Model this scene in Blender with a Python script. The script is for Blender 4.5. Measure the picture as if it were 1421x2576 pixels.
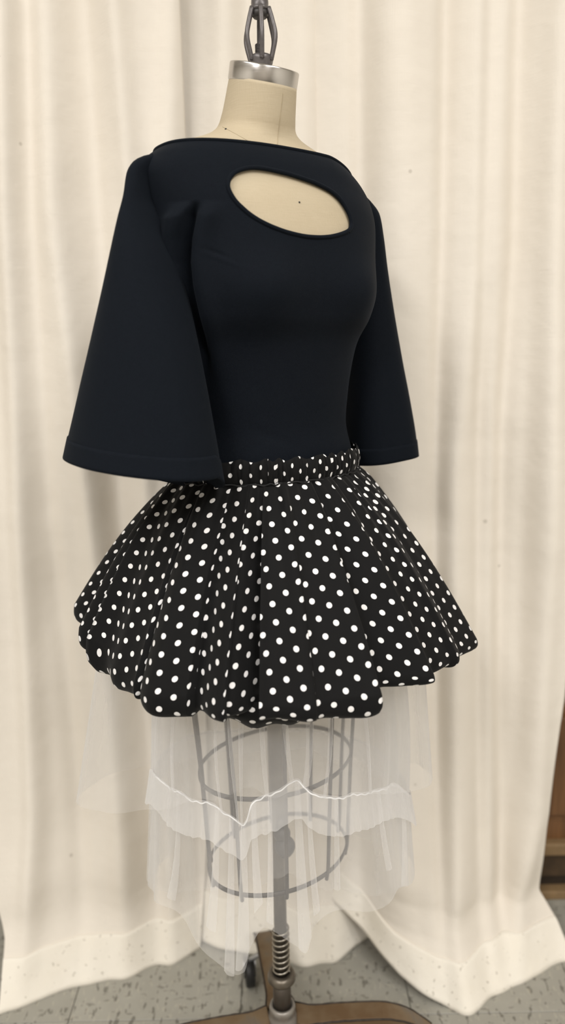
import bpy, math, random
import numpy as np
random.seed(7); rng = np.random.default_rng(7)
PI = math.pi
for o in list(bpy.data.objects): bpy.data.objects.remove(o)
SC = bpy.context.scene; COL = SC.collection

# ------------------------------------------------------------------ camera, world, lamps, exposure
FPX, PITCH, ROLL = 1935.0, math.radians(11.5), math.radians(1.2)
CAM = np.array([.017, -1.065, 1.15])
FWD = np.array([0, math.cos(PITCH), -math.sin(PITCH)])
_u = np.array([0, math.sin(PITCH), math.cos(PITCH)]); _r = np.array([1., 0, 0])
RGT = _r*math.cos(ROLL) - _u*math.sin(ROLL); UPV = _u*math.cos(ROLL) + _r*math.sin(ROLL)
def at(px, py, Y):                      # a photo point at depth Y, as a point of the place
    r = FWD + RGT*(px-710.5)/FPX + UPV*(1288-py)/FPX
    return CAM + r*(Y-CAM[1])/r[1]
cd = bpy.data.cameras.new('camera'); cam = bpy.data.objects.new('camera', cd); COL.objects.link(cam)
from mathutils import Matrix, Vector
M = Matrix.Identity(4)
for i in range(3):
    M[i][0], M[i][1], M[i][2], M[i][3] = RGT[i], UPV[i], -FWD[i], CAM[i]
cam.matrix_world = M
cd.sensor_fit = 'HORIZONTAL'; cd.sensor_width = 36; cd.lens = 36*FPX/1421
cd.clip_start = .02
cd.dof.use_dof = True; cd.dof.focus_distance = 1.0; cd.dof.aperture_fstop = 3.9
SC.camera = cam
W = bpy.data.worlds.new('world'); SC.world = W; W.use_nodes = True
W.node_tree.nodes['Background'].inputs[0].default_value = (1, .95, .88, 1)
W.node_tree.nodes['Background'].inputs[1].default_value = .25
SC.view_settings.view_transform = 'Standard'; SC.view_settings.look = 'None'
SC.view_settings.exposure = 0.0; SC.view_settings.gamma = 1; SC.view_settings.use_curve_mapping = False
SC.cycles.transparent_max_bounces = 40
CEIL = 2.75
LAMPS = [(-1.05, -1.15, 25), (.95, -1.15, 25), (-1.05, -2.75, 56), (.95, -2.75, 56)]
for k, (x, y, e) in enumerate(LAMPS):
    ld = bpy.data.lights.new('ceiling_lamp', 'AREA'); ld.shape = 'RECTANGLE'; ld.size = .55; ld.size_y = 1.15
    ld.energy = e; ld.color = (1, .975, .945)
    lo = bpy.data.objects.new('ceiling_lamp', ld); COL.objects.link(lo); lo.location = (x, y, CEIL-.06)

# ------------------------------------------------------------------ helpers
def tag(o, label=None, cat=None, group=None, kind=None):
    for k, v in (('label', label), ('category', cat), ('group', group), ('kind', kind)):
        if v: o[k] = v
    return o
def thing(name, label, cat, loc=(0, 0, 0)):
    o = bpy.data.objects.new(name, None); COL.objects.link(o); o.location = loc; o.empty_display_size = .05
    return tag(o, label, cat)
def mesh_data(name, V, F, smooth=True, uv=None):
    me = bpy.data.meshes.new(name)
    V = np.asarray(V, float).reshape(-1, 3)
    if isinstance(F, np.ndarray):
        n, k = F.shape
        me.vertices.add(len(V)); me.vertices.foreach_set('co', V.ravel())
        me.loops.add(n*k); me.loops.foreach_set('vertex_index', F.ravel().astype(np.int32))
        me.polygons.add(n); me.polygons.foreach_set('loop_start', (np.arange(n)*k).astype(np.int32))
        me.update(calc_edges=True)
    else:
        me.from_pydata([tuple(v) for v in V], [], [tuple(f) for f in F])
    me.polygons.foreach_set('use_smooth', np.full(len(me.polygons), smooth))
    if uv is not None:
        l = me.uv_layers.new(name='UVMap'); l.data.foreach_set('uv', np.asarray(uv, float).ravel())
    me.validate(); me.update()
    return me
def obj(name, V, F, mat, parent=None, smooth=True, uv=None, label=None, solid=0, kind=None):
    me = mesh_data(name, V, F, smooth, uv); me.materials.append(mat)
    o = bpy.data.objects.new(name, me); COL.objects.link(o)
    if parent is not None:
        o.parent = parent
        if parent.parent is None: o.location = -Vector(parent.location)
    if solid:
        m = o.modifiers.new('thickness', 'SOLIDIFY'); m.thickness = solid; m.offset = 0
    return tag(o, label, kind=kind)
def gridF(n, m, closed=False):
    j = np.arange(m if closed else m-1); i = np.arange(n-1)
    I, J = np.meshgrid(i, j, indexing='ij'); J2 = (J+1) % m
    return np.stack([I*m+J, I*m+J2, (I+1)*m+J2, (I+1)*m+J], -1).reshape(-1, 4)
class MB:                                # several shapes gathered into one mesh
    def __init__(s): s.V, s.F = [], []
    def add(s, V, F):
        b = sum(len(v) for v in s.V); s.V.append(np.asarray(V, float).reshape(-1, 3))
        s.F += [tuple(int(i)+b for i in f) for f in F]; return s
    def build(s, name, mat, parent=None, **k): return obj(name, np.vstack(s.V), s.F, mat, parent, **k)
def tube(path, r, n=10, closed=False):
    P = np.asarray(path, float); m = len(P); r = np.full(m, r) if np.isscalar(r) else np.asarray(r)
    T = np.roll(P, -1, 0)-np.roll(P, 1, 0) if closed else np.gradient(P, axis=0)
    T /= np.linalg.norm(T, axis=1)[:, None]+1e-12
    a = np.array([0, 0, 1.]) if abs(T[0][2]) < .9 else np.array([1., 0, 0])
    N = np.cross(T[0], a); N /= np.linalg.norm(N); V = []
    ang = np.arange(n)*2*PI/n
    for i in range(m):
        N = N-T[i]*(N@T[i]); N /= np.linalg.norm(N); B = np.cross(T[i], N)
        V.append(P[i]+r[i]*(np.cos(ang)[:, None]*N+np.sin(ang)[:, None]*B))
    V = np.vstack(V); F = [tuple(f) for f in gridF(m, n, True)]
    if closed: F += [((m-1)*n+j, (m-1)*n+(j+1) % n, (j+1) % n, j) for j in range(n)]
    else: F += [tuple(range(n))[::-1], tuple(range((m-1)*n, m*n))]
    return V, F
def lathe(prof, n=40, c=(0, 0, 0), caps=True):
    ang = np.arange(n)*2*PI/n; V = np.vstack([np.stack([r*np.cos(ang)+c[0], r*np.sin(ang)+c[1], np.full(n, z+c[2])], -1) for r, z in prof])
    F = [tuple(f) for f in gridF(len(prof), n, True)]
    if caps: F += [tuple(range(n))[::-1], tuple(range((len(prof)-1)*n, len(prof)*n))]
    return V, F
def box(x0, x1, y0, y1, z0, z1, b=0.0):
    V = [(x, y, z) for z in (z0, z1) for x, y in ((x0, y0), (x1, y0), (x1, y1), (x0, y1))]
    return np.array(V), [(3, 2, 1, 0), (4, 5, 6, 7), (0, 1, 5, 4), (1, 2, 6, 5), (2, 3, 7, 6), (3, 0, 4, 7)]
def bevel(o, w, seg=2):
    m = o.modifiers.new('edge', 'BEVEL'); m.width = w; m.segments = seg; m.limit_method = 'ANGLE'; return o
def pchip(x, y, q):
    x = np.asarray(x, float); y = np.asarray(y, float); q = np.asarray(q, float)
    h = np.diff(x); d = np.diff(y)/h; m = np.zeros_like(y)
    for i in range(1, len(x)-1):
        if d[i-1]*d[i] > 0:
            w1, w2 = 2*h[i]+h[i-1], h[i]+2*h[i-1]; m[i] = (w1+w2)/(w1/d[i-1]+w2/d[i])
    m[0], m[-1] = d[0], d[-1]
    i = np.clip(np.searchsorted(x, q)-1, 0, len(x)-2); t = np.clip((q-x[i])/h[i], 0, 1)
    return ((1+2*t)*(1-t)**2*y[i]+t*(1-t)**2*h[i]*m[i]+t*t*(3-2*t)*y[i+1]+t*t*(t-1)*h[i]*m[i+1])
def grid_normals(P, closed):
    du = np.roll(P, -1, 1)-np.roll(P, 1, 1) if closed else np.gradient(P, axis=1)
    dv = np.gradient(P, axis=0); N = np.cross(du, dv); return N/(np.linalg.norm(N, axis=2)[..., None]+1e-12)

# ------------------------------------------------------------------ materials
class Mat:
    def __init__(s, name):
        s.m = bpy.data.materials.new(name); s.m.use_nodes = True; s.t = s.m.node_tree; s.n = s.t.nodes; s.l = s.t.links
        s.b = s.n['Principled BSDF']
    def node(s, ty, ins=None, **kw):
        n = s.n.new(ty)
        for k, v in kw.items(): setattr(n, k, v)
        for k, v in (ins or {}).items():
            if hasattr(v, 'is_output') : s.l.new(v, n.inputs[k])
            else: n.inputs[k].default_value = v
        return n
    def math(s, op, a, b=None, c=None):
        ins = {0: a}
        if b is not None: ins[1] = b
        if c is not None: ins[2] = c
        return s.node('ShaderNodeMath', ins, operation=op).outputs[0]
    def set(s, **k):
        for n, v in k.items():
            i = s.b.inputs[n.replace('_', ' ')]
            if hasattr(v, 'is_output'): s.l.new(v, i)
            else: i.default_value = v
        return s
    def noise(s, scale, detail=3, vec=None, rough=.5):
        n = s.node('ShaderNodeTexNoise', {'Scale': scale, 'Detail': detail, 'Roughness': rough})
        if vec is not None: s.l.new(vec, n.inputs['Vector'])
        return n.outputs['Fac']
    def pos(s, sc=(1, 1, 1)):
        g = s.node('ShaderNodeNewGeometry'); m = s.node('ShaderNodeMapping'); m.inputs['Scale'].default_value = sc
        s.l.new(g.outputs['Position'], m.inputs['Vector']); return m.outputs['Vector']
    def ramp(s, fac, stops):
        r = s.node('ShaderNodeValToRGB', {'Fac': fac}); e = r.color_ramp.elements
        while len(e) < len(stops): e.new(.5)
        for el, (p, c) in zip(e, stops): el.position = p; el.color = (*c, 1)
        return r.outputs['Color']
    def mix(s, fac, a, b):
        m = s.node('ShaderNodeMix', data_type='RGBA')
        for i, v in ((0, fac), (6, a), (7, b)):
            if hasattr(v, 'is_output'): s.l.new(v, m.inputs[i])
            else: m.inputs[i].default_value = v if i == 0 else (*v, 1)
        return m.outputs[2]
    def bump(s, h, strength=.3, dist=.001):
        b = s.node('ShaderNodeBump', {'Height': h, 'Strength': strength, 'Distance': dist}); s.l.new(b.outputs[0], s.b.inputs['Normal']); return s
def plain(name, c, rough=.6, metal=0., var=.15, scale=60, bump=0, **k):
    m = Mat(name); f = m.noise(scale, 4, m.pos())
    m.set(Base_Color=m.ramp(f, [(.3, tuple(x*(1-var) for x in c)), (.7, tuple(min(1, x*(1+var)) for x in c))]), Roughness=rough, Metallic=metal, **k)
    if bump: m.bump(m.noise(scale*4, 4, m.pos()), bump)
    return m.m

def weave(m, s=1500, vec=None):
    v1 = m.noise(s, 1, m.pos((1, 1, .06))); v2 = m.noise(s, 1, m.pos((.06, .06, 1)))
    return m.math('ADD', v1, v2)
# curtain canvas
m = Mat('canvas'); big = m.noise(7, 4, m.pos((1, 1, .5))); fine = weave(m, 500)
c = m.mix(m.math('MULTIPLY', big, 1.0), (.74, .685, .605), (.80, .75, .675))
spots = m.node('ShaderNodeTexVoronoi', {'Scale': 9.0, 'Vector': m.pos((1, 1, 1))}).outputs['Distance']
c = m.mix(m.math('MULTIPLY', m.math('LESS_THAN', spots, .035), .35), c, (.28, .24, .19))
m.set(Base_Color=c, Roughness=.9); m.b.inputs['Specular IOR Level'].default_value = .15
wr = m.math('ADD', m.math('MULTIPLY', m.noise(14, 5, m.pos((1, 1, 1.2))), 8.0), m.math('MULTIPLY', fine, .5))
m.bump(wr, .35, .0012); CANVAS = m.m
m = Mat('lit_hem_canvas'); sp = m.noise(120, 3, m.pos()); st = m.noise(18, 4, m.pos())
c = m.mix(m.math('MULTIPLY', st, .6), (.86, .82, .74), (.76, .70, .59))  # paler base paints in the ceiling light that the flared hem catches
c = m.mix(m.math('MULTIPLY', m.math('GREATER_THAN', sp, .68), .55), c, (.3, .26, .2))
m.set(Base_Color=c, Roughness=.9); m.bump(m.noise(40, 4, m.pos()), .5, .004); HEM = m.m
# dark knit
m = Mat('navy_knit'); f = m.noise(900, 2, m.pos())
m.set(Base_Color=m.ramp(f, [(.3, (.0020, .0034, .0062)), (.75, (.0042, .0066, .0108))]), Roughness=.85, Sheen_Weight=.03, Sheen_Roughness=.5)
m.b.inputs['Sheen Tint'].default_value = (.5, .6, .75, 1); m.b.inputs['Specular IOR Level'].default_value = .12
m.bump(m.math('ADD', m.noise(1400, 2, m.pos()), m.math('MULTIPLY', m.noise(25, 3, m.pos()), 3.)), .25, .0006); KNIT = m.m
# polka dot cotton: printed dots on a staggered lattice
m = Mat('polka_dot_cotton'); uv = m.node('ShaderNodeUVMap').outputs[0]
sx = m.node('ShaderNodeSeparateXYZ', {0: uv}); DX, DY = .0180, .0208
def cell(ou, ov):
    a = m.math('SUBTRACT', m.math('FRACT', m.math('ADD', m.math('DIVIDE', sx.outputs[0], 2*DX), ou)), .5)
    b = m.math('SUBTRACT', m.math('FRACT', m.math('ADD', m.math('DIVIDE', sx.outputs[1], DY), ov)), .5)
    a = m.math('MULTIPLY', a, 2*DX); b = m.math('MULTIPLY', b, DY)
    return m.math('SQRT', m.math('ADD', m.math('MULTIPLY', a, a), m.math('MULTIPLY', b, b)))
d = m.math('MINIMUM', cell(0, 0), cell(.5, .5))
f = m.math('LESS_THAN', d, .0035)
m.set(Base_Color=m.mix(f, (.0045, .0045, .0047), (.78, .77, .77)), Roughness=m.math('SUBTRACT', .75, m.math('MULTIPLY', f, .2)), Sheen_Weight=.05)
m.b.inputs['Specular IOR Level'].default_value = .14
m.bump(m.noise(60, 4, m.pos()), .25, .002); POLKA = m.m
BLACK = plain('black_cotton', (.006, .006, .0065), .85)
# linen of the form
m = Mat('linen'); f = weave(m, 900); g = m.noise(22, 4, m.pos())
c = m.mix(m.math('MULTIPLY', f, .5), (.45, .38, .265), (.54, .465, .34)); c = m.mix(m.math('MULTIPLY', g, .35), c, (.40, .31, .19))
m.set(Base_Color=c, Roughness=.8); m.bump(f, .3, .0005); LINEN = m.m
THREAD = plain('thread', (.40, .33, .22), .8)
# metals
m = Mat('brushed_steel'); f = m.noise(900, 2, m.pos((.08, .08, 1)))
m.set(Base_Color=(.54, .52, .50, 1), Metallic=1., Roughness=m.math('ADD', .16, m.math('MULTIPLY', f, .14))); STEEL = m.m
GREYMETAL = plain('grey_enamel', (.115, .105, .105), .38, .35, .12, 200, .05)
CAGE = plain('cage_wire_metal', (.060, .052, .046), .5, .4, .15, 80)
POLEM = plain('pole_steel', (.15, .13, .105), .38, .7, .2, 60)
SPRING = plain('spring_steel', (.40, .37, .32), .3, .9, .15, 120)
m = Mat('cast_iron_patina'); f = m.noise(16, 5, m.pos()); g = m.noise(90, 4, m.pos())
c = m.ramp(f, [(.35, (.14, .085, .042)), (.55, (.19, .135, .08)), (.72, (.15, .14, .125))])
m.set(Base_Color=c, Roughness=.48, Metallic=.35); m.bump(g, .4, .001); IRON = m.m
RIB = plain('worn_edge_iron', (.035, .025, .018), .6, .3, .5, 160, .3)
RUBBER = plain('black_rubber', (.012, .012, .012), .5)
FORK = plain('zinc', (.42, .42, .43), .35, .8)
# tulle: a fine net; the opening of its holes closes as the cloth turns edge-on
def tulle(name, a0, col=(.97, .965, .97)):
    m = Mat(name); n = m.n; m.n.remove(m.b); out = n['Material Output']
    lw = m.node('ShaderNodeLayerWeight', {'Blend': .5}).outputs['Facing']
    cosv = m.math('MAXIMUM', m.math('SUBTRACT', 1.0, lw), .12)
    cloud = m.noise(30, 3, m.pos((1, 1, .25)))
    a = m.math('MULTIPLY', m.math('ADD', .7, m.math('MULTIPLY', cloud, .6)), a0)
    al = m.math('SUBTRACT', 1.0, m.math('POWER', m.math('SUBTRACT', 1.0, a), m.math('DIVIDE', 1.0, cosv)))
    tr = m.node('ShaderNodeBsdfTransparent'); df = m.node('ShaderNodeBsdfDiffuse', {'Color': (*col, 1)})
    tl = m.node('ShaderNodeBsdfTranslucent', {'Color': (*col, 1)})
    mx = m.node('ShaderNodeMixShader', {0: .35, 1: df.outputs[0], 2: tl.outputs[0]})
    fx = m.node('ShaderNodeMixShader', {0: al, 1: tr.outputs[0], 2: mx.outputs[0]})
    m.l.new(fx.outputs[0], out.inputs['Surface']); return m.m
TULLE, VEIL, RUFFLE = tulle('tulle', .165), tulle('tulle_veil', .095), tulle('tulle_gathered', .30)
CORD = plain('white_thread', (.88, .88, .88), .8)
# floor tile, wall, ceiling, wood
m = Mat('vinyl_tile'); v = m.pos((1, 1, 1)); rnd = m.node('ShaderNodeObjectInfo').outputs['Random']
base = m.mix(m.noise(30, 4, v), (.30, .29, .25), (.37, .36, .315))
base = m.mix(m.math('MULTIPLY', rnd, .25), base, (.22, .21, .18))
f1 = m.noise(110, 2, m.pos((1, .35, 1))); f2 = m.noise(95, 2, m.pos((.4, 1.1, 1.7))); f3 = m.noise(120, 2, m.pos((1.4, .45, 3)))
base = m.mix(m.math('MULTIPLY', m.math('GREATER_THAN', f1, .63), .65), base, (.075, .07, .055))
base = m.mix(m.math('MULTIPLY', m.math('GREATER_THAN', f2, .65), .55), base, (.10, .095, .075))
base = m.mix(m.math('MULTIPLY', m.math('GREATER_THAN', f3, .63), .45), base, (.44, .41, .34))
m.set(Base_Color=base, Roughness=.42); TILE = m.m
JOINT = plain('tile_joint', (.10, .09, .07), .8)
WALL = plain('wall_paint', (.80, .77, .71), .8, 0, .05, 5)
CEILM = plain('ceiling_tile_white', (.82, .80, .77), .9, 0, .05, 9)
m = Mat('stained_wood'); f = m.noise(9, 5, m.pos((8, 8, .8)))
m.set(Base_Color=m.ramp(f, [(.3, (.10, .045, .016)), (.7, (.21, .10, .038))]), Roughness=.45); WOOD = m.m
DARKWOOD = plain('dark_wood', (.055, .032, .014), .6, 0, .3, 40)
PALEWOOD = plain('pale_wood_edge', (.24, .155, .075), .55, 0, .15, 30)
LAMPM = Mat('lamp_diffuser'); LAMPM.set(Base_Color=(.9, .9, .88, 1), Emission_Color=(1, .95, .87, 1), Emission_Strength=4.0); LAMPM = LAMPM.m
FRAMEM = plain('white_enamel', (.75, .75, .73), .4)

# ------------------------------------------------------------------ the room
T = .305; X0, Y0 = .228, .0935
floor = tag(obj('floor', *box(-2.6, 2.6, -4.6, .95, -.06, -.0035), JOINT, smooth=False), 'speckled grey vinyl tile floor under the dress form', kind='structure')
for i in range(-8, 8):
    for j in range(-7, 3):
        x, y = X0+i*T, Y0+j*T
        bevel(obj('tile', *box(x+.0006, x+T-.0006, y+.0006, y+T-.0006, -.0036, 0), TILE, floor, smooth=False), .0006, 1)
def struct(name, b, mat, label=None): return tag(obj(name, *b, mat, smooth=False), label, kind='structure')
struct('wall_back', box(-2.6, 2.6, .85, .95, 0, CEIL), WALL)
struct('wall_left', box(-2.7, -2.6, -4.6, .95, 0, CEIL), WALL)
struct('wall_right', box(2.6, 2.7, -4.6, .95, 0, CEIL), WALL)
struct('wall_front', box(-2.7, 2.7, -4.7, -4.6, 0, CEIL), plain('far_wall_paint', (.55, .51, .45), .8, 0, .3, 2))
struct('ceiling', box(-2.7, 2.7, -4.7, .95, CEIL, CEIL+.06), CEILM)

# ------------------------------------------------------------------ canvas curtains
def curtain(label, sX, xl, xr, Yf, Ym, folds, zbot, hemz, seed, tuck=(0, 0), cols=170, flare=.026, zt=2.3):
    """sX: (x0,x1) ; Yf: floor line [(x,y)] ; folds: ([(px,py),..], width, amplitude toward the camera)"""
    root = thing('canvas_curtain', label, 'curtain', (sum(sX)/2, Ym, 0))
    s = np.linspace(0, 1, cols); x = sX[0]+(sX[1]-sX[0])*s
    zs = np.concatenate([np.linspace(0, .14, 22), np.linspace(.15, 1.9, 130), np.linspace(1.94, zt, 8)])
    zb = np.interp(x, *zip(*zbot)); yf = pchip(*zip(*Yf), x); hz = np.interp(x, *zip(*hemz))
    Z = zb[None]+(zs[:, None])*(zt-zb[None])/zt; XL, XR = np.interp(zs, *zip(*xl)), np.interp(zs, *zip(*xr)); X = XL[:, None]+(XR-XL)[:, None]*s[None]
    kick = np.exp(-(np.maximum(Z, 0)/.42)**1.15); Y = Ym+(yf[None]-Ym)*kick
    fade = 1-.75*np.exp(-(Z/.12)**2)
    for path, w, a in folds:
        pts = np.array([at(px, py, Ym) for px, py in path]); o = np.argsort(pts[:, 2])
        xc = np.interp(Z[:, 0], pts[o, 2], pts[o, 0])
        Y -= fade*a*np.exp(-((X-xc[:, None])/w)**2)
    r2 = np.random.default_rng(seed)
    for k in range(9):                                       # soft drape and press creases
        z0, sl, am = r2.uniform(.05, 1.2), r2.uniform(-.25, .25), r2.uniform(-.0016, .0016)
        Y += am*np.exp(-((Z-z0-sl*(X-x.mean()))/.006)**2)
    for k in range(8):
        fx, fz, ph = r2.uniform(10, 40), r2.uniform(1, 7), r2.uniform(0, 6)
        Y += .0022*np.sin(fx*X+fz*Z+ph)
    up = np.clip((Z-.45)/.3, 0, 1)
    Y += up*.038*(np.exp(-s/.07)[None]*tuck[0]+np.exp(-(1-s)/.07)[None]*tuck[1])
    low = np.exp(-(Z-zb[None])/.05)
    Y -= flare*low*(1+.10*np.sin(37*X+seed)+.08*np.sin(81*X))
    Y += .012*np.exp(-((Z-zb[None]-.11)/.05)**2)
    P = np.stack([X, Y, Z], -1)
    k = int(np.argmin(np.abs(Z[:, cols//2]-zb[cols//2]-hz.mean())))
    o = obj('cloth', P[k:], gridF(len(zs)-k, cols), CANVAS, root, solid=.0012)
    H = P[:k+3].copy(); H[:, :, 1] -= .002
    obj('hem', H, gridF(k+3, cols), HEM, root, solid=.0025, label='speckled doubled hem along the bottom, coloured paler as if lit from above')
    return root
curtain('cream canvas curtain panel on the left, its hem slanting back across the tiles', (-.512, -.165), [(0, -.512), (.10, -.515), (.3, -.56), (2.3, -.66)], [(0, -.165), (.3, -.14), (2.3, -.13)],
        [(-.52, .137), (-.40, .188), (-.353, .212), (-.206, .256), (-.15, .285), (-.12, .305)], .315,
        [([(22, 0), (25, 543), (57, 1304), (118, 2000), (122, 2300)], .022, .026),
         ([(120, 0), (145, 543), (238, 1304), (318, 2000), (340, 2250)], .026, .026),
         ([(55, 0), (80, 543), (125, 1304), (215, 2000)], .02, -.012),
         ([(205, 0), (240, 543), (300, 1304), (400, 2000)], .024, -.02),
         ([(290, 0), (330, 500), (390, 1500), (440, 2200)], .02, .018),
         ([(440, 0), (430, 400), (430, 2200)], .025, .02),
         ([(515, 0), (500, 400), (495, 2000)], .014, -.03)],
        [(-.6, 0), (.6, 0)], [(-.6, .06), (.6, .06)], 3, (0, 1))
curtain('cream canvas curtain panel in the middle, hanging behind the stand', (-.27, .21), [(0, -.27), (2.3, -.27)], [(0, .21), (2.3, .21)],
        [(-.30, .34), (-.16, .30), (-.057, .268), (.007, .247), (.043, .237), (.093, .247), (.146, .28), (.25, .33)], .365,
        [([(560, 0), (560, 2000)], .03, .022), ([(620, 0), (640, 2000)], .02, -.015), ([(760, 0), (760, 2200)], .035, .025),
         ([(840, 0), (830, 500), (800, 2200)], .02, -.02), ([(880, 0), (870, 2200)], .025, .012)],
        [(-.3, .01), (-.1, .004), (0, 0), (.1, 0), (.146, .006), (.3, .02)], [(-.6, .07), (.6, .07)], 5)
curtain('cream canvas curtain panel on the right, its corner spread forward on the tiles', (.075, .558), [(0, .075), (2.3, .075)], [(0, .558), (.06, .535), (.11, .505), (.25, .515), (.5, .545), (2.3, .64)],
        [(.07, .33), (.12, .285), (.17, .235), (.216, .185), (.27, .145), (.327, .118), (.40, .16), (.50, .215), (.58, .25)], .325,
        [([(1000, 0), (1000, 400), (1000, 1500), (960, 2200)], .05, .03),
         ([(1124, 0), (1114, 543), (1105, 800)], .016, -.018),
         ([(1210, 0), (1205, 600), (1130, 1100), (1120, 1900), (1100, 2300)], .03, .02),
         ([(1318, 0), (1303, 543), (1275, 980), (1265, 1300)], .02, -.026),
         ([(1206, 900), (1205, 1087), (1195, 1500)], .016, -.014),
         ([(1395, 0), (1385, 600), (1375, 1200), (1330, 1900), (1190, 2350)], .03, .022),
         ([(910, 0), (915, 600), (905, 1500)], .02, -.02),
         ([(1300, 1600), (1250, 2050), (1160, 2400)], .022, -.016)],
        [(.07, .112), (.146, .066), (.216, .026), (.30, 0), (.52, 0), (.6, .004)], [(-.6, .055), (.6, .055)], 11, (1, 0))

# ------------------------------------------------------------------ wooden cabinet past the curtain edge
cab = thing('wooden_cabinet', 'brown wooden cabinet base half hidden behind the right curtain edge', 'cabinet', (.9, .62, 0))
obj('carcass', *box(.515, 1.3, .385, .84, .14, .95), WOOD, cab, smooth=False)
bevel(obj('base_moulding', *box(.505, 1.3, .365, .84, .112, .14), PALEWOOD, cab, smooth=False), .004)
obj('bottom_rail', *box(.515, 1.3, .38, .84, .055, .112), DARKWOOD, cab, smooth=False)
obj('toe_kick', *box(.53, 1.3, .40, .84, .02, .055), plain('near_black_wood', (.03, .02, .012), .7), cab, smooth=False)  # toe kick in a near-black brown
bevel(obj('plinth', *box(.515, 1.3, .375, .84, 0, .02), PALEWOOD, cab, smooth=False), .003)
bevel(obj('drawer_front', *box(.55, .98, .373, .385, .20, .42), WOOD, cab, smooth=False), .003)

# ------------------------------------------------------------------ dress form
YAW = math.radians(37); LF = np.array([math.cos(YAW), math.sin(YAW)]); FR = np.array([math.sin(YAW), -math.cos(YAW)])
# one row per girth: z, half width, front depth, back depth, forward shift, forward tilt
KEYS = [(.775, .150, .112, .112, 0, 0), (.80, .168, .118, .118, 0, 0), (.86, .166, .116, .114, 0, 0), (.93, .150, .106, .100, 0, 0), (.98, .131, .095, .088, 0, 0), (1.02, .118, .086, .08, 0, 0),
        (1.06, .110, .080, .078, 0, 0), (1.10, .113, .083, .082, 0, 0), (1.165, .125, .093, .092, 0, 0), (1.20, .140, .108, .098, 0, 0), (1.235, .150, .114, .102, 0, 0),
        (1.28, .156, .108, .105, 0, 0), (1.33, .164, .096, .103, 0, 0), (1.360, .167, .085, .096, -.002, 0), (1.379, .158, .078, .088, -.004, 0), (1.392, .142, .070, .082, -.006, .0),
        (1.402, .122, .058, .070, -.010, .02), (1.412, .100, .052, .060, -.011, .05), (1.420, .078, .0495, .055, -.0115, .08), (1.428, .0600, .0480, .0505, -.0105, .12), (1.436, .0510, .0470, .0490, -.0085, .16), (1.45, .0470, .0455, .0465, -.004, .24), (1.487, .0425, .0425, .0425, .006, .30)]
_t = np.linspace(0, 1, len(KEYS)); _K = np.array(KEYS)
def torso(t, phi):
    t = np.atleast_1d(t); z, a, vf, vb, cv, ti = [pchip(_t, _K[:, i], t)[:, None] for i in range(6)]
    s, c = np.sin(phi)[None], np.cos(phi)[None]; neck = np.clip((z-1.41)/.03, 0, 1); e = (2/2.35)*(1-neck)+neck
    u = a*np.sign(s)*np.abs(s)**e; v = np.where(c > 0, vf, vb)*np.sign(c)*np.abs(c)**e
    b = .013*np.exp(-((np.abs(u)-.078)/.042)**2-((z-1.222)/.042)**2)*np.clip(c*2, 0, 1)
    zz = z+0*u-np.tan(ti)*v-.026*np.clip((u-.06)/.1, 0, 1.2)**1.4*np.clip((z-1.28)/.08, 0, 1)*(1-neck); v = v+cv+b
    return np.stack([u*LF[0]+v*FR[0], u*LF[1]+v*FR[1], zz], -1)
def crease(Q, out, cut):                 # slack cloth folding under the near arm
    cr = np.array([at(x, y, -.13) for x, y in ((486, 518), (476, 545), (464, 600), (460, 660), (466, 720), (482, 800), (505, 900))]); co = np.argsort(cr[:, 2])
    near = np.clip((-(Q[..., 1])-.05)/.03, 0, 1)*np.clip((.02-Q[..., 0])/.02, 0, 1)
    e = Q[..., 0]-np.interp(Q[..., 2], cr[co, 2], cr[co, 0]); zt_ = np.clip((cr[0, 2]+.004-Q[..., 2])/.016, 0, 1); zu = np.clip((Q[..., 2]-1.12)/.08, 0, 1)
    return zt_*zu*near*(out*.016*np.exp(-((e+.012)/.016)**2)*(1-np.clip((e+.004)/.006, 0, 1))+out*.009*np.exp(-((e-.020)/.014)**2)-cut*.016*np.exp(-((e-.003)/.0062)**2))
PHI = np.arange(160)*2*PI/160
form = thing('dress_form', 'linen covered dress form on an iron pole with a wire cage below', 'dress form')
PHI = np.arange(300)*2*PI/300; Tt = np.linspace(0, 1, 240); P = torso(Tt, PHI); Nn = grid_normals(P, True)
if Nn[120, 0]@np.array([FR[0], FR[1], 0]) < 0: Nn = -Nn
P = P+Nn*(crease(P, 0., 1.15)-0.0)[..., None]
mb = MB().add(P, gridF(240, 300, True)); mb.F += [tuple(range(300))[::-1], tuple(range(239*300, 240*300))]
body = mb.build('torso', LINEN, form)
# seams and pins of the linen cover
from mathutils.bvhtree import BVHTree
tree = BVHTree.FromPolygons([tuple(p) for p in P.reshape(-1, 3)], [tuple(int(k) for k in f) for f in gridF(240, 300, True)])
def hit(px, py, off=.0003):              # the point of the linen surface seen there
    r = FWD+RGT*(px-710.5)/FPX+UPV*(1288-py)/FPX; r /= np.linalg.norm(r); p, n, _, _ = tree.ray_cast(Vector(CAM), Vector(r)); return np.array(p)-r*off
def seam(pts, r, label):
    k = np.arange(len(pts)); q = np.linspace(0, len(pts)-1, 40); a = np.array(pts, float)
    obj('seam', *tube([hit(x, y) for x, y in zip(pchip(k, a[:, 0], q), pchip(k, a[:, 1], q))], r, 6), THREAD, body, label=label)
seam([(712, 234), (708, 270), (703, 310), (698, 352), (697, 368)], .0005, 'stitched seam down the front of the neck')
seam([(560, 319), (580, 330), (604, 343), (626, 356), (640, 366)], .0004, 'slanting seam where the neck meets the shoulder')
def ball(c, r, n=10, sq=(1, 1, 1)):
    th = np.linspace(0, PI, n); V, F = lathe([(max(r*math.sin(t), 1e-5), -r*math.cos(t)) for t in th], 2*n); return V*np.array(sq)+np.array(c), F
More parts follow.
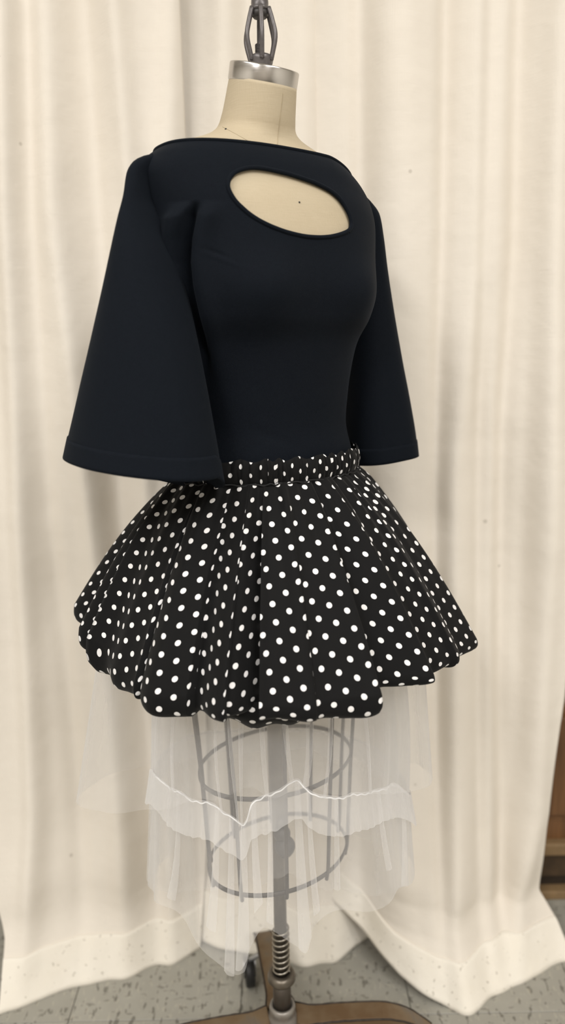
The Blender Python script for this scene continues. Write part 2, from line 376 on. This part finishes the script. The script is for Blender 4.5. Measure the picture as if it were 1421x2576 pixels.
obj('pin_head', *ball(hit(568, 325), .0014, 8), RUBBER, body, label='tiny dark pin head on the neck seam')
obj('pin_head', *ball(hit(753, 509), .0012, 8), RUBBER, body, label='tiny dark pin head on the chest inside the cutout')
# neck cap of steel
def tilted(V, c, tilt):
    V = np.asarray(V, float).copy(); ax = FR; d = V[:, 0]*ax[0]+V[:, 1]*ax[1]
    out = V.copy(); out[:, 2] = V[:, 2]*math.cos(tilt)-d*math.sin(tilt); nd = d*math.cos(tilt)+V[:, 2]*math.sin(tilt)
    out[:, 0] += (nd-d)*ax[0]; out[:, 1] += (nd-d)*ax[1]; return out+np.array(c)
capc = np.array([.004*FR[0]+.0005, .004*FR[1], 1.4855])
V, F = lathe([(.0425, -.0005), (.0437, 0), (.0440, .002), (.0440, .0185), (.0433, .0200), (.041, .0205), (.012, .0205)], 72)
cap = obj('neck_cap', tilted(V, capc, .30), F, STEEL, form, label='brushed steel cap closing the neck')
bevel(cap, .0004, 1)
# cage shaped iron finial: collar, six bowed bars, knob, screw
fz = 1.5065; fc = np.array([.002, -.004])
mb = MB(); V, F = lathe([(.0125, 0), (.0135, .002), (.0135, .006), (.0145, .008), (.0145, .012), (.0125, .0145), (.007, .015)], 32, (*fc, fz-.002)); mb.add(V, F)
fin = mb.build('finial', GREYMETAL, form, label='grey metal finial of bowed bars on the neck cap')
obj('knob', *lathe([(.009, .0625), (.0118, .0635), (.0120, .0655), (.0104, .0670), (.0108, .0715), (.0104, .0775), (.007, .083), (.003, .0855), (.0005, .086)], 32, (*fc, fz)), GREYMETAL, fin)
obj('socket', *lathe([(.006, .0555), (.0085, .056), (.0105, .0585), (.0105, .0635)], 28, (*fc, fz)), plain('dark_grey_enamel', (.05, .046, .045), .5), fin)
for k in range(6):
    a = math.radians(-84+60*k); q = np.linspace(0, 1, 18)
    rr = pchip([0, .12, .45, .75, 1], [.0138, .0160, .0203, .0165, .0118], q); zz = fz+.006+q*.0595
    path = np.stack([fc[0]+rr*np.cos(a), fc[1]+rr*np.sin(a), zz], -1)
    obj('bar', *tube(path, .0030, 10), GREYMETAL, fin)
obj('screw', *tube([(fc[0]-.0035, fc[1], z) for z in np.linspace(fz+.006, fz+.026, 8)], .0033, 14), RIB, fin, label='dark threaded screw inside the finial')
h = np.linspace(0, 1, 160); obj('screw_thread', *tube(np.stack([fc[0]-.0035+.0034*np.cos(h*2*PI*12), fc[1]+.0034*np.sin(h*2*PI*12), fz+.010+h*.0155], -1), .0005, 5), GREYMETAL, fin)

# wire cage under the hips
def ellip(z, a, b, n=90, off=0.):
    p = np.arange(n)*2*PI/n; u = a*np.sin(p); v = b*np.cos(p); return np.stack([u*LF[0]+v*FR[0], u*LF[1]+v*FR[1], np.full(n, z)], -1)
def flat_loop(path, w, t):                # a flat strap bent into a closed hoop
    P = np.asarray(path); T = np.roll(P, -1, 0)-np.roll(P, 1, 0); T /= np.linalg.norm(T, axis=1)[:, None]
    N = np.cross(T, (0, 0, 1.)); up = np.array([0, 0, 1.]); c = [N*t+up*w, N*t-up*w, -N*t-up*w, -N*t+up*w]
    n = len(P); V = np.stack([P+k for k in c], 1).reshape(-1, 3)
    F = [(i*4+k, i*4+(k+1) % 4, ((i+1) % n)*4+(k+1) % 4, ((i+1) % n)*4+k) for i in range(n) for k in range(4)]; return V, F
obj('cage_hoop', *flat_loop(ellip(.552, .124, .094), .0030, .0012), CAGE, form)
obj('cage_hoop', *flat_loop(ellip(.396, .116, .088), .0030, .0012), CAGE, form)
for k in range(10):
    p = 2*PI*(k+.35)/10; pts = []
    for z, a, b in ((.80, .150, .105), (.68, .136, .100), (.552, .1255, .0955), (.46, .121, .092), (.396, .1175, .0895), (.385, .115, .087)):
        u, v = a*math.sin(p), b*math.cos(p); pts.append((u*LF[0]+v*FR[0], u*LF[1]+v*FR[1], z))
    pts = np.array(pts); zq = np.linspace(.80, .385, 26); o = np.argsort(pts[:, 2])
    path = np.stack([pchip(pts[o, 2], pts[o, 0], zq), pchip(pts[o, 2], pts[o, 1], zq), zq], -1)
    obj('cage_wire', *tube(path, .0028, 8), CAGE, form)
# pole, clamp, spring, hub
obj('pole', *lathe([(.0102, .10), (.0102, .82)], 24), POLEM, form)
obj('sleeve_tube', *lathe([(.0120, .47), (.0128, .472), (.0128, .78), (.0120, .782)], 24), POLEM, form, label='wider tube around the upper pole')
mb = MB(); mb.add(*ball((.006, -.012, .435), .013, 10, (1, 1, 1))); mb.add(*ball((.010, -.014, .415), .016, 10)); mb.add(*tube([(.0, -.010, .445), (.012, -.015, .40)], .009, 12)); mb.add(*ball((.007, -.012, .455), .008, 10))
obj('height_clamp', np.vstack(mb.V), mb.F, plain('clamp_iron', (.12, .115, .115), .5, .4), form, label='rounded iron clamp on the pole')
h = np.linspace(0, 1, 260); obj('spring', *tube(np.stack([.0125*np.cos(h*2*PI*8.2), .0125*np.sin(h*2*PI*8.2), .178+h*.083], -1), .0016, 8), SPRING, form, label='steel coil spring around the pole')
obj('collar', *lathe([(.0105, .162), (.020, .163), (.0225, .167), (.0225, .173), (.020, .178), (.014, .180), (.0135, .1765)], 36), POLEM, form)
obj('hub_tube', *lathe([(.0145, .10), (.0145, .165)], 30), plain('dark_steel', (.075, .062, .05), .4, .6), form)
obj('hub', *lathe([(.030, .048), (.030, .085), (.026, .094), (.020, .100), (.0205, .107), (.0215, .112), (.020, .118), (.0165, .119), (.0150, .113)], 40), plain('hub_iron', (.26, .24, .215), .4, .5, .2, 30), form)
# cast legs on castors
def leg(ang, L=.228):
    d = np.array([math.cos(ang), math.sin(ang)]); n = np.array([-d[1], d[0]]); q = np.linspace(0, 1, 22)
    dist = .022+q*L; zc = pchip([0, .12, .3, .6, .8, .92, 1], [.098, .095, .0965, .0950, .083, .064, .048], q); w = pchip([0, .15, .6, 1], [.024, .0185, .0175, .014], q)
    prof = lambda wi, top, bot: np.stack([np.stack([dist*d[0]+sw*wi*n[0], dist*d[1]+sw*wi*n[1], zc+dz], -1) for sw, dz in ((1, top), (1, bot), (-1, bot), (-1, top))], 1)
    V = prof(w, 0, -.022).reshape(-1, 3); F = [tuple(f) for f in gridF(22, 4, True)]+[(3, 2, 1, 0), (84, 85, 86, 87)]
    lg = obj('leg', V, F, IRON, form, smooth=False); bevel(lg, .0025)
    for s in (1, -1):
        e = np.stack([dist*d[0]+s*w*n[0], dist*d[1]+s*w*n[1], zc-.001+.0004*np.sin(q*60)], -1); obj('edge_rib', *tube(e, .0017, 6), RIB, lg, label='worn dark raised edge')
    c = d*.178+n*.032
    wz = .026; V, F = lathe([(.010, -.008), (.024, -.008), (.026, -.006), (.026, .006), (.024, .008), (.010, .008)], 28)
    R = np.stack([V[:, 0][:, None]*np.array([d[0], d[1], 0])+V[:, 1][:, None]*np.array([0, 0, 1.])+V[:, 2][:, None]*np.array([n[0], n[1], 0])], 0)[0]
    obj('castor_wheel', R+np.array([c[0], c[1], wz]), F, RUBBER, lg, label='small black castor wheel')
    mb = MB()
    for s in (-1, 1):
        o = c+n*s*.0105; V, F = box(-.008, .008, -.0012, .0012, 0, .032)
        mb.add(np.stack([o[0]+V[:, 0]*d[0]+V[:, 1]*n[0], o[1]+V[:, 0]*d[1]+V[:, 1]*n[1], wz-.006+V[:, 2]], -1), F)
    mb.add(*tube([(c[0], c[1], wz+.024), (c[0]-n[0]*.02, c[1]-n[1]*.02, wz+.034), (d[0]*.178, d[1]*.178, .066)], .005, 8))
    mb.build('castor_fork', FORK, lg, label='grey metal castor fork')
for a, l_ in ((100, .225), (3, .228), (190, .228), (277, .228)): leg(math.radians(a), l_)

# ------------------------------------------------------------------ navy knit top
top = thing('knit_top', 'dark navy knit top with oval chest cutout and wide bell sleeves', 'top', (0, 0, 1.0))
NT, NP = 230, 420
ph = np.arange(NP)*2*PI/NP; t0 = .215; t1 = 15.15/(len(KEYS)-1)
tt = np.linspace(t0, t1, NT); B = torso(tt, ph); N = grid_normals(B, True)
if (N[NT//2, 0]@np.array([FR[0], FR[1], 0])) < 0: N = -N
B = B+N*.0042
disp = crease(B, 1., 1.)
for x, y, dx, dz, am in ((545, 640, 26, 5, -.0012), (560, 655, 30, 5, .0010), (690, 1110, 50, 16, -.0012)):
    c_ = at(x, y, -.13); disp += am*np.exp(-((B[..., 0]-c_[0])/(dx*.0005))**2-((B[..., 2]-c_[2]+.4*(B[..., 0]-c_[0]))/(dz*.0005))**2)*(B[..., 1] < -.04)
B = B+N*disp[..., None]
BU = B[..., 0]*LF[0]+B[..., 1]*LF[1]
CUT = []  # cutout outline in (side, height) on the chest
CUT = [(-0.1075, 1.3403), (-0.1074, 1.3423), (-0.1068, 1.3445), (-0.106, 1.3466), (-0.1049, 1.3486), (-0.1035, 1.3506), (-0.1019, 1.3524), (-0.1001, 1.3541), (-0.0981, 1.3559), (-0.0958, 1.3574), (-0.0934, 1.3588), (-0.0906, 1.3601), (-0.0878, 1.3612), (-0.0846, 1.3623), (-0.0814, 1.3632), (-0.0778, 1.3641), (-0.0744, 1.3647), (-0.0714, 1.3652), (-0.0683, 1.3654), (-0.0651, 1.3655), (-0.0616, 1.3655), (-0.0575, 1.3654), (-0.0528, 1.3653), (-0.0481, 1.3649), (-0.043, 1.3646), (-0.038, 1.364), (-0.0325, 1.3636), (-0.0268, 1.363), (-0.0209, 1.3623), (-0.0154, 1.3615), (-0.0096, 1.3606), (-0.0036, 1.3598), (0.0018, 1.3586), (0.0072, 1.3577), (0.0124, 1.3567), (0.0171, 1.3555), (0.0221, 1.3541), (0.0272, 1.3526), (0.0325, 1.351), (0.0372, 1.3491), (0.0415, 1.347), (0.0449, 1.3447), (0.0482, 1.3423), (0.0509, 1.3398), (0.0534, 1.3369), (0.0556, 1.3339), (0.058, 1.3309), (0.0601, 1.3276), (0.0615, 1.3246), (0.0629, 1.3217), (0.0637, 1.3187), (0.0641, 1.316), (0.0643, 1.3136), (0.0641, 1.3114), (0.0634, 1.3093), (0.0626, 1.3076), (0.0613, 1.3059), (0.0597, 1.3042), (0.0574, 1.3028), (0.0551, 1.3014), (0.0519, 1.2999), (0.048, 1.2985), (0.0436, 1.2971), (0.0389, 1.2956), (0.0347, 1.2945), (0.0301, 1.2934), (0.0258, 1.2925), (0.0213, 1.2914), (0.017, 1.2908), (0.0129, 1.2903), (0.0091, 1.2897), (0.0049, 1.2894), (0.0004, 1.2889), (-0.0039, 1.2889), (-0.0082, 1.2886), (-0.0129, 1.2886), (-0.0177, 1.2886), (-0.0227, 1.2889), (-0.0279, 1.2894), (-0.0328, 1.29), (-0.0377, 1.2906), (-0.0424, 1.2914), (-0.047, 1.2922), (-0.0515, 1.2934), (-0.0557, 1.2945), (-0.06, 1.2959), (-0.0643, 1.2971), (-0.0683, 1.2988), (-0.0722, 1.3005), (-0.0763, 1.3025), (-0.0801, 1.3045), (-0.0838, 1.3068), (-0.0873, 1.3093), (-0.0907, 1.3118), (-0.0938, 1.3148), (-0.0967, 1.3178), (-0.0992, 1.3203), (-0.1012, 1.323), (-0.1029, 1.3256), (-0.1043, 1.328), (-0.1055, 1.3305), (-0.1064, 1.333), (-0.1071, 1.3354), (-0.1075, 1.3378)]
F = gridF(NT, NP, True)
if CUT:
    cu = np.array(CUT)
    def inside(u, z):
        r = np.zeros(u.shape, bool); n = len(cu)
        for i in range(n):
            (x1, y1), (x2, y2) = cu[i], cu[(i+1) % n]
            c = ((y1 > z) != (y2 > z)) & (u < (x2-x1)*(z-y1)/(y2-y1+1e-12)+x1); r ^= c
        return r
    fr = np.cos(ph)[None] > 0.05
    ins = (inside(BU, B[..., 2]) & fr).ravel()
    F = F[~ins[F].any(1)]
bod = obj('bodice', B, F, KNIT, top)
# neckline binding
nb = B[-1]+np.array([0, 0, .0005]); obj('neckline_binding', *tube(nb[::2], .0024, 8, True), KNIT, top, label='narrow turned edge of the boat neckline')
if CUT:
    bt = []
    for (u, z) in CUT:
        i = np.argmin(((BU-u)**2+(B[..., 2]-z)**2+(~fr)*9).ravel()); p = B.reshape(-1, 3)[i]
        v = p[0]*FR[0]+p[1]*FR[1]; bt.append((u*LF[0]+v*FR[0], u*LF[1]+v*FR[1], z))
    bt = np.array(bt); bt = (np.roll(bt, 1, 0)+2*bt+np.roll(bt, -1, 0))/4
    obj('cutout_binding', *tube(bt, .0026, 10, True), KNIT, top, label='narrow binding round the oval chest cutout')
# sleeves: rings from the shoulder down to the wide hem
def sleeve(rows, A, tilt, hem_k, seed, wave=.03):
    A = np.array(A)/np.linalg.norm(A); Bv = np.array([-A[1], A[0]]); n = 120; th = np.arange(n)*2*PI/n
    y = np.array([r[0] for r in rows], float); q = np.linspace(y[0], y[-1], 90)
    L, R, Yc, ry, dz = [pchip(y, [r[i] for r in rows], q) for i in range(1, 6)]
    P = np.zeros((90, n, 3))
    for i in range(90):
        a, b = at(L[i], q[i], Yc[i]), at(R[i], q[i], Yc[i]); c = (a+b)/2; hw = (b[0]-a[0])/2
        rx = math.sqrt(max(hw**2-(ry[i]*Bv[0])**2, 1e-8))/abs(A[0]); k = (i/89)**1.5
        w = 1+wave*k*(np.sin(3*th+seed)+.6*np.sin(5*th+2*seed))*np.abs(np.sin(th))**2
        cx, sx_ = np.cos(th), np.sin(th)
        e1 = np.sign(cx)*np.abs(cx)**.9; e2 = np.sign(sx_)*np.abs(sx_)**.95
        P[i, :, 0] = c[0]+(A[0]*rx*e1+Bv[0]*ry[i]*e2)*np.where(np.abs(cx) > .8, 1, w); P[i, :, 1] = c[1]+A[1]*rx*e1+Bv[1]*ry[i]*e2*w
        P[i, :, 2] = c[2]+dz[i]*e1+tilt*k*np.where(sx_ > 0, -sx_, 0)
    capd = MB().add(P, gridF(90, n, True)); capd.F.append(tuple(range(n)))
    s = capd.build('sleeve', KNIT, top)
    H = P[hem_k:].copy(); c = H.mean(1)[:, None]; H[..., :2] += (H-c)[..., :2]*.004
    obj('sleeve_hem', H, gridF(90-hem_k, n, True), KNIT, s, solid=.0016, label='stitched hem band at the wide sleeve opening')
    return s
sleeve([(392, 386, 412, -.082, .012, 0), (402, 362, 414, -.084, .022, 0), (418, 343, 412, -.086, .031, 0), (450, 331, 410, -.088, .040, 0), (500, 327, 411, -.098, .046, 0), (560, 311, 420, -.110, .05, 0), (640, 290, 441, -.122, .054, 0),
        (740, 265, 470, -.130, .058, -.002), (850, 238, 497, -.137, .062, -.005), (960, 211, 521, -.142, .066, -.008), (1060, 187, 541, -.146, .07, -.010), (1130, 171, 554, -.148, .074, -.012), (1168, 163, 561, -.150, .076, -.013)],
       (.93, -.36), .036, 83, 1.3)
sleeve([(478, 862, 884, .100, .014, 0), (494, 864, 908, .102, .026, 0), (516, 872, 928, .105, .036, 0), (550, 876, 949, .108, .045, 0), (600, 872, 958, .112, .05, 0), (680, 865, 968, .116, .055, 0), (790, 858, 985, .12, .06, 0), (900, 852, 1005, .124, .064, 0), (1020, 848, 1028, .128, .068, .002),
        (1100, 850, 1041, .13, .07, .004), (1150, 855, 1046, .132, .072, .006)], (.97, .24), -.01, 84, 2.6)
# ------------------------------------------------------------------ polka dot bubble skirt
skirt = thing('bubble_skirt', 'black bubble skirt printed with white polka dots and elastic waist', 'skirt', (0, 0, .74))
def tab(deg, keys):
    k = sorted(keys); k = [(a-360, b) for a, b in k]+k+[(a+360, b) for a, b in k]; return pchip([a for a, _ in k], [b for _, b in k], deg)
def rw(th):                               # waist outline seen from the axis
    u = np.sin(th)*LF[0]-np.cos(th)*LF[1]; v = np.sin(th)*FR[0]-np.cos(th)*FR[1]; return 1/np.sqrt((u/.134)**2+(v/np.where(v > 0, .103, .097))**2)
# boundaries between the gores of cloth: angle, how far the cloth left of it and right of it stands out there
VAL = [(-172, 0, -.006), (-146, .004, -.006), (-122, -.004, .004), (-100, .006, -.012), (-80, -.012, .006), (-62, -.026, .008), (-38, .003, -.009), (-22, .009, -.008), (-11, .004, -.006), (-3, -.030, .009), (11, -.003, -.005), (27, .012, -.024), (44, .012, -.022), (62, -.004, .003), (82, .006, -.012), (104, .002, -.006), (130, -.006, .002), (160, .002, -.006)]
NG = len(VAL); CPG = 30; NR1, NR2, NR3 = 120, 26, 14
cols = []; gore = []
for g in range(NG):
    a0 = VAL[g][0]; a1 = VAL[(g+1) % NG][0]+(360 if g == NG-1 else 0)
    cols += list(a0+(a1-a0)*np.arange(CPG)/(CPG-.75)); gore += [g]*CPG
cols = np.array(cols); gore = np.array(gore); nC = len(cols); thr = np.radians(cols)
frac = np.tile(np.arange(CPG)/(CPG-1), NG)
gw = np.array([((VAL[(g+1) % NG][0]-VAL[g][0]) % 360) for g in range(NG)])[gore]
hR = np.array([v[2] for v in VAL])[gore]; hL = np.array([VAL[(g+1) % NG][1] for g in range(NG)])[gore]
def side(d, h): return h*np.where(h > 0, np.exp(-(d/6.)**2), np.exp(-(d/6.)**1.4))
Rm = tab(cols, [(0, .264), (26, .266), (44, .258), (62, .264), (90, .279), (120, .265), (150, .25), (180, .24), (-22, .264), (-40, .262), (-61, .258), (-64, .262), (-90, .271), (-120, .27), (-150, .25)])
zm = tab(cols, [(0, .764), (45, .772), (90, .752), (135, .77), (180, .78), (-30, .768), (-50, .775), (-64, .80), (-90, .806), (-110, .805), (-135, .79)])
zb = tab(cols, [(0, .744), (12, .742), (20, .737), (26.5, .742), (27.5, .754), (36, .755), (44, .758), (46, .742), (60, .746), (75, .738), (90, .736), (120, .74), (180, .74), (-4, .744), (-11, .748), (-16, .744), (-21.5, .738), (-24, .737), (-36, .744), (-38, .747), (-50, .744), (-61, .748), (-63, .766), (-76, .772), (-90, .778), (-130, .745)])
rwa = rw(thr); zwa = .994
gath = np.zeros(nC); soft = np.zeros(nC)
for k in range(6): gath += rng.uniform(.6, 1)*np.sin(rng.integers(24, 70)*thr+rng.uniform(0, 6))
for k in range(6): soft += rng.uniform(.5, 1)*np.sin(rng.integers(8, 20)*thr+rng.uniform(0, 6))
rows = []
for s in np.linspace(0, 1, NR1):
    rad = rwa+(Rm-rwa)*s**.86; dd = 26*(.35+.65*rad/.27)
    st = min(1., s*3)*(.35+.65*s)
    rad = rad+st*(side(frac*gw, hR)+side((1-frac)*gw, hL))+.0058*soft*(.3+.7*s)+.0018*gath*np.exp(-s*4)*min(1, s*12)+.0006*gath
    zz = zwa+(zm-zwa)*s+.010*math.sin(PI*s); rows.append(np.stack([rad*np.sin(thr), -rad*np.cos(thr), zz], -1))
last = rows[-1]; rl = np.hypot(last[:, 0], last[:, 1])
def ringat(r, z): return np.stack([r*np.sin(thr), -r*np.cos(thr), z+0*r], -1)
for q in np.linspace(0, 1, NR2+1)[1:]:
    a = q*PI*.5; rows.append(ringat(rl+.003*math.sin(2*a)-.016*(1-math.cos(a))**1.3, zm-(zm-zb)*math.sin(a)**.9))
for q in np.linspace(0, 1, NR3+1)[1:]:
    a = q*PI*.5; rows.append(ringat(rl-.016-.055*math.sin(a), zb+.03*(1-math.cos(a))))
S = np.array(rows); nr = len(S)
seg = np.linalg.norm(np.diff(S, axis=0), axis=2).mean(1); vlen = np.concatenate([[0], np.cumsum(seg)])
F = gridF(nr, nC, True)
# the print follows each gore of cloth on its own
offs = rng.uniform(0, .03, (NG, 2)); rot = rng.uniform(-.2, .2, NG)
fi, fj = np.divmod(np.arange(len(F)), nC); g = gore[fj]
rall = np.hypot(S[..., 0], S[..., 1]); seglen = np.linalg.norm(np.roll(S, -1, 1)-S, axis=2)
arc = np.zeros((nr, nC))                                  # true length along the cloth inside each gore
for k in range(NG):
    sl = slice(k*CPG, (k+1)*CPG); cs = np.cumsum(np.concatenate([np.zeros((nr, 1)), seglen[:, k*CPG:(k+1)*CPG-1]], 1), 1); arc[:, sl] = cs-cs[:, CPG//2:CPG//2+1]
uv = np.zeros((len(F), 4, 2))
for c, (di, dj) in enumerate(((0, 0), (0, 1), (1, 1), (1, 0))):
    ii = fi+di; edge = (fj % CPG == CPG-1) & (dj == 1)
    u0 = np.where(edge, arc[ii, fj]+seglen[ii, fj], arc[ii, (fj+dj) % nC]); v0 = vlen[ii]
    uv[:, c, 0] = u0*np.cos(rot[g])-v0*np.sin(rot[g])+offs[g, 0]; uv[:, c, 1] = u0*np.sin(rot[g])+v0*np.cos(rot[g])+offs[g, 1]
sk = obj('skirt_body', S, F, POLKA, skirt, uv=uv)
# lining that shows below the front
a = np.radians(np.linspace(-21, 16, 60)); q = np.linspace(0, 1, 16)
Lr = np.array([[(.236+.006*math.sin(PI*w)-.012*w*w) for _ in a] for w in q]); edge = np.sin(np.linspace(0, PI, 60))**.5
Lz = .757-(.031*edge+.006+.003*np.sin(np.linspace(0, 19, 60)))[None]*q[:, None]
Pl = np.stack([Lr*np.sin(a)[None], -Lr*np.cos(a)[None], Lz], -1)
Fl = gridF(16, 60); ul = np.stack([np.repeat((a*.226)[None], 16, 0)+.004, np.repeat((q*.05)[:, None], 60, 1)], -1).reshape(-1, 2)[Fl]
obj('lining', Pl, Fl, POLKA, skirt, uv=ul, label='polka dot lining edge below the front hem')
# gathered elastic waistband
nW = 900; thw = np.arange(nW)*2*PI/nW; ga = np.zeros(nW); gb = np.zeros(nW)
ph0 = np.cumsum(1+.45*np.sin(7*thw+1)+.35*np.sin(17*thw)); ph0 = ph0/ph0[-1]*2*PI
ga = np.abs(np.sin(33*ph0))**.7; gb = np.abs(np.sin(41*ph0+1))**.7
hw = np.linspace(0, 1, 22); rowsw = []
for q in hw:
    bul = .0030*math.sin(PI*min(max(q, 0), 1))**.6; rr = rw(thw)+.0005+bul+.0048*(ga*(1-q)+gb*q-.5)*(.35+.65*math.sin(PI*q))
    zz = .9925+.030*q+(.0015*np.sin(33*ph0) if q < .01 else 0)+q*.0022*np.sin(26*ph0+2); rowsw.append(np.stack([rr*np.sin(thw), -rr*np.cos(thw), zz+0*rr], -1))
Wb = np.array(rowsw); Fw = gridF(22, nW, True); fi, fj = np.divmod(np.arange(len(Fw)), nW); uvw = np.zeros((len(Fw), 4, 2)); arc = thw*.135*1.35
for c, (di, dj) in enumerate(((0, 0), (0, 1), (1, 1), (1, 0))):
    jj = fj+dj; uvw[:, c, 0] = np.where(jj == nW, 2*PI*.135*1.35, arc[jj % nW])+.004*ga[jj % nW]; uvw[:, c, 1] = hw[fi+di]*.035+.006
wb = obj('waistband', Wb, Fw, POLKA, skirt, uv=uvw, label='gathered elastic polka dot waistband')
rr = rw(thw)+.003+.002*gb; obj('seam', *tube(np.stack([rr*np.sin(thw), -rr*np.cos(thw), .992+.0012*np.sin(33*ph0)], -1)[::3], .0011, 6, True), BLACK, wb, label='black gathering seam under the waistband')

# ------------------------------------------------------------------ tulle petticoat
pet = thing('tulle_petticoat', 'sheer white tulle petticoat with gathered tiers hanging below the skirt', 'petticoat', (0, 0, .35))
SEAM = [(-180, .19, .50), (-130, .20, .52), (-90, .185, .535), (-60, .188, .585)]
for x, y, dg in ((430, 1980, -52), (455, 1990, -45), (500, 2010, -34), (540, 2025, -26), (570, 2055, -19), (600, 2072, -13), (618, 2058, -11), (640, 2012, -8.5), (690, 1995, -.5), (745, 1970, 9.5), (760, 1985, 12), (800, 2000, 19), (850, 2003, 28), (900, 2000, 37), (950, 1985, 49), (985, 1975, 58)):
    r = .185; SEAM.append((dg, r, float(at(x, y, -r*math.cos(math.radians(dg)))[2])))
SEAM += [(92, .20, float(at(1035, 1990, .01)[2])), (130, .20, .50)]
nT = 700; dg = np.linspace(-180, 180, nT, endpoint=False); tr = np.radians(dg)
sr = tab(dg, [(a, b) for a, b, _ in SEAM]); sz = tab(dg, [(a, c) for a, _, c in SEAM])
def wav(n, lo, hi, seed):
    r2 = np.random.default_rng(seed); w = np.zeros(nT)
    for k in range(n): w += r2.uniform(.4, 1)*np.sin(r2.integers(lo, hi)*tr+r2.uniform(0, 6))
    return w/n**.5
w1, w2, w3, w4 = wav(6, 6, 20, 1), wav(6, 8, 30, 2), wav(5, 60, 120, 3), wav(6, 6, 18, 4)
def tier(name, z0, r0, z1, r1, amp0, amp1, wa, wb_, mat, n=40, label=None, yclamp=.27, bell=.0):
    R = []; env = .25+.75*np.exp(-(dg/48)**2)
    for q in np.linspace(0, 1, n):
        rad = r0+(r1-r0)*q+bell*math.sin(PI*q)+env*(amp0*(1-q)*wa+amp1*q*wb_); z = z0+(z1-z0)*q
        y = -rad*np.cos(tr); y = np.where(y > yclamp-.03, yclamp-.03+.03*np.tanh((y-yclamp+.03)/.03), y)
        R.append(np.stack([rad*np.sin(tr), y, z+0*rad], -1))
    R = np.array(R); obj(name, R, gridF(n, nT, True), mat, pet, label=label); return R
upper = tier('upper_tier', np.full(nT, .775), tab(dg, [(-90, .155), (0, .15), (90, .18), (180, .17)]), sz, sr, .010, .009, w1, w2, TULLE, label='smooth sheer upper tier', bell=.008)
hem = tab(dg, [(-180, .33), (-120, .33), (-80, .37), (-50, .40), (-36, .375), (-27, .362), (-17, .352), (-13, .36), (-10, .40), (-5, .425), (0, .415), (6, .40), (10, .39), (14, .42), (24, .43), (40, .41), (60, .40), (75, .375), (95, .36), (130, .34)])
low = tier('lower_tier', sz, sr, hem, sr+.012, .007, .014, w2, w4, TULLE, 50, 'gathered sheer lower tier')
tier('ruffle', sz+.004, sr+.003, sz-.046+.006*w4, sr+.012, .007, .007, w2, w3*.3+w2*.6, RUFFLE, 14, 'denser gathered ruffle below the tier seam')
cord = low[0].copy(); cord[:, :2] *= 1.012; cord[:, 2] += .0012*w3; obj('gathering_thread', *tube(cord, .0010, 6, True), CORD, pet, label='bright white gathered seam line')
tier('outer_veil', np.full(nT, .765), tab(dg, [(-90, .245), (0, .20), (90, .215), (180, .21)]), tab(dg, [(-90, .50), (0, .62), (90, .52), (180, .40)]), tab(dg, [(-90, .30), (-50, .23), (0, .195), (50, .215), (90, .235), (180, .26)]), .008, .012, w4, w1, VEIL, 30, 'faint outermost layer of tulle')
tier('back_layer', np.full(nT, .765), tab(dg, [(-90, .17), (0, .12), (90, .17), (180, .17)]), tab(dg, [(-90, .36), (0, .45), (90, .35), (180, .30)]), tab(dg, [(-90, .205), (-40, .15), (0, .135), (40, .16), (90, .195), (180, .21)]), .006, .012, w4, w2, VEIL, 30, 'faint inner layer of tulle')

# narrow pleats where the net lies folded over itself
PLEAT = tulle('tulle_pleat', .22)
def pleat(dc, w0, w1, top, q0, q1, sway=0):
    R = []
    for q in np.linspace(q0, q1, 26):
        t = (q-q0)/(q1-q0); c = dc+sway*t*t; w = w0+(w1-w0)*t
        row = []
        for f in np.linspace(-1, 1, 7):
            dgr = c+w*f; k = int(round((dgr+180)/360*nT)) % nT; a = math.radians(dgr)
            src = top[min(int(q*(len(top)-1)), len(top)-1)][k]; r = math.hypot(src[0], src[1])+.0025+.003*(1-f*f)
            row.append((r*math.sin(a), -r*math.cos(a), src[2]))
        R.append(row)
    obj('pleat', np.array(R), gridF(26, 7), PLEAT, pet)
for dc, w0, w1, q0, q1, sw in ((-24, .8, 2.2, 0, .8, -3), (-18, .8, 2.2, 0, 1, -1), (-12.5, 1.2, 2.8, 0, .97, -1), (-8, .8, 1.6, 0, .8, 1), (-2, .7, 1.3, 0, .95, -1), (9, 1.0, 2.6, 0, 1, 1), (13, .6, 1.4, 0, .9, 2), (24, .8, 1.3, 0, .8, 0), (47, .8, 2., 0, .7, 3), (70, 1.5, 3.5, 0, .98, -4), (-44, .8, 2., 0, .9, -5)):
    pleat(dc, w0, w1, low, q0, q1, sw)
for dc, w0, w1, q0, q1, sw in ((-26, 1.2, .5, 0, 1, 4), (-19, 1.2, .5, 0, 1, 4), (-14, 1.6, .5, 0, 1, 1), (-5, 1.6, .7, 0, 1, 2), (4, 1.8, .8, 0, 1, 3), (16, 2., .8, 0, 1, -4), (24, 1.4, .6, 0, 1, -5), (40, 1.2, .6, 0, 1, 2), (-50, 1.6, .8, 0, 1, 3)):
    pleat(dc, w0, w1, upper, q0, q1, sw)
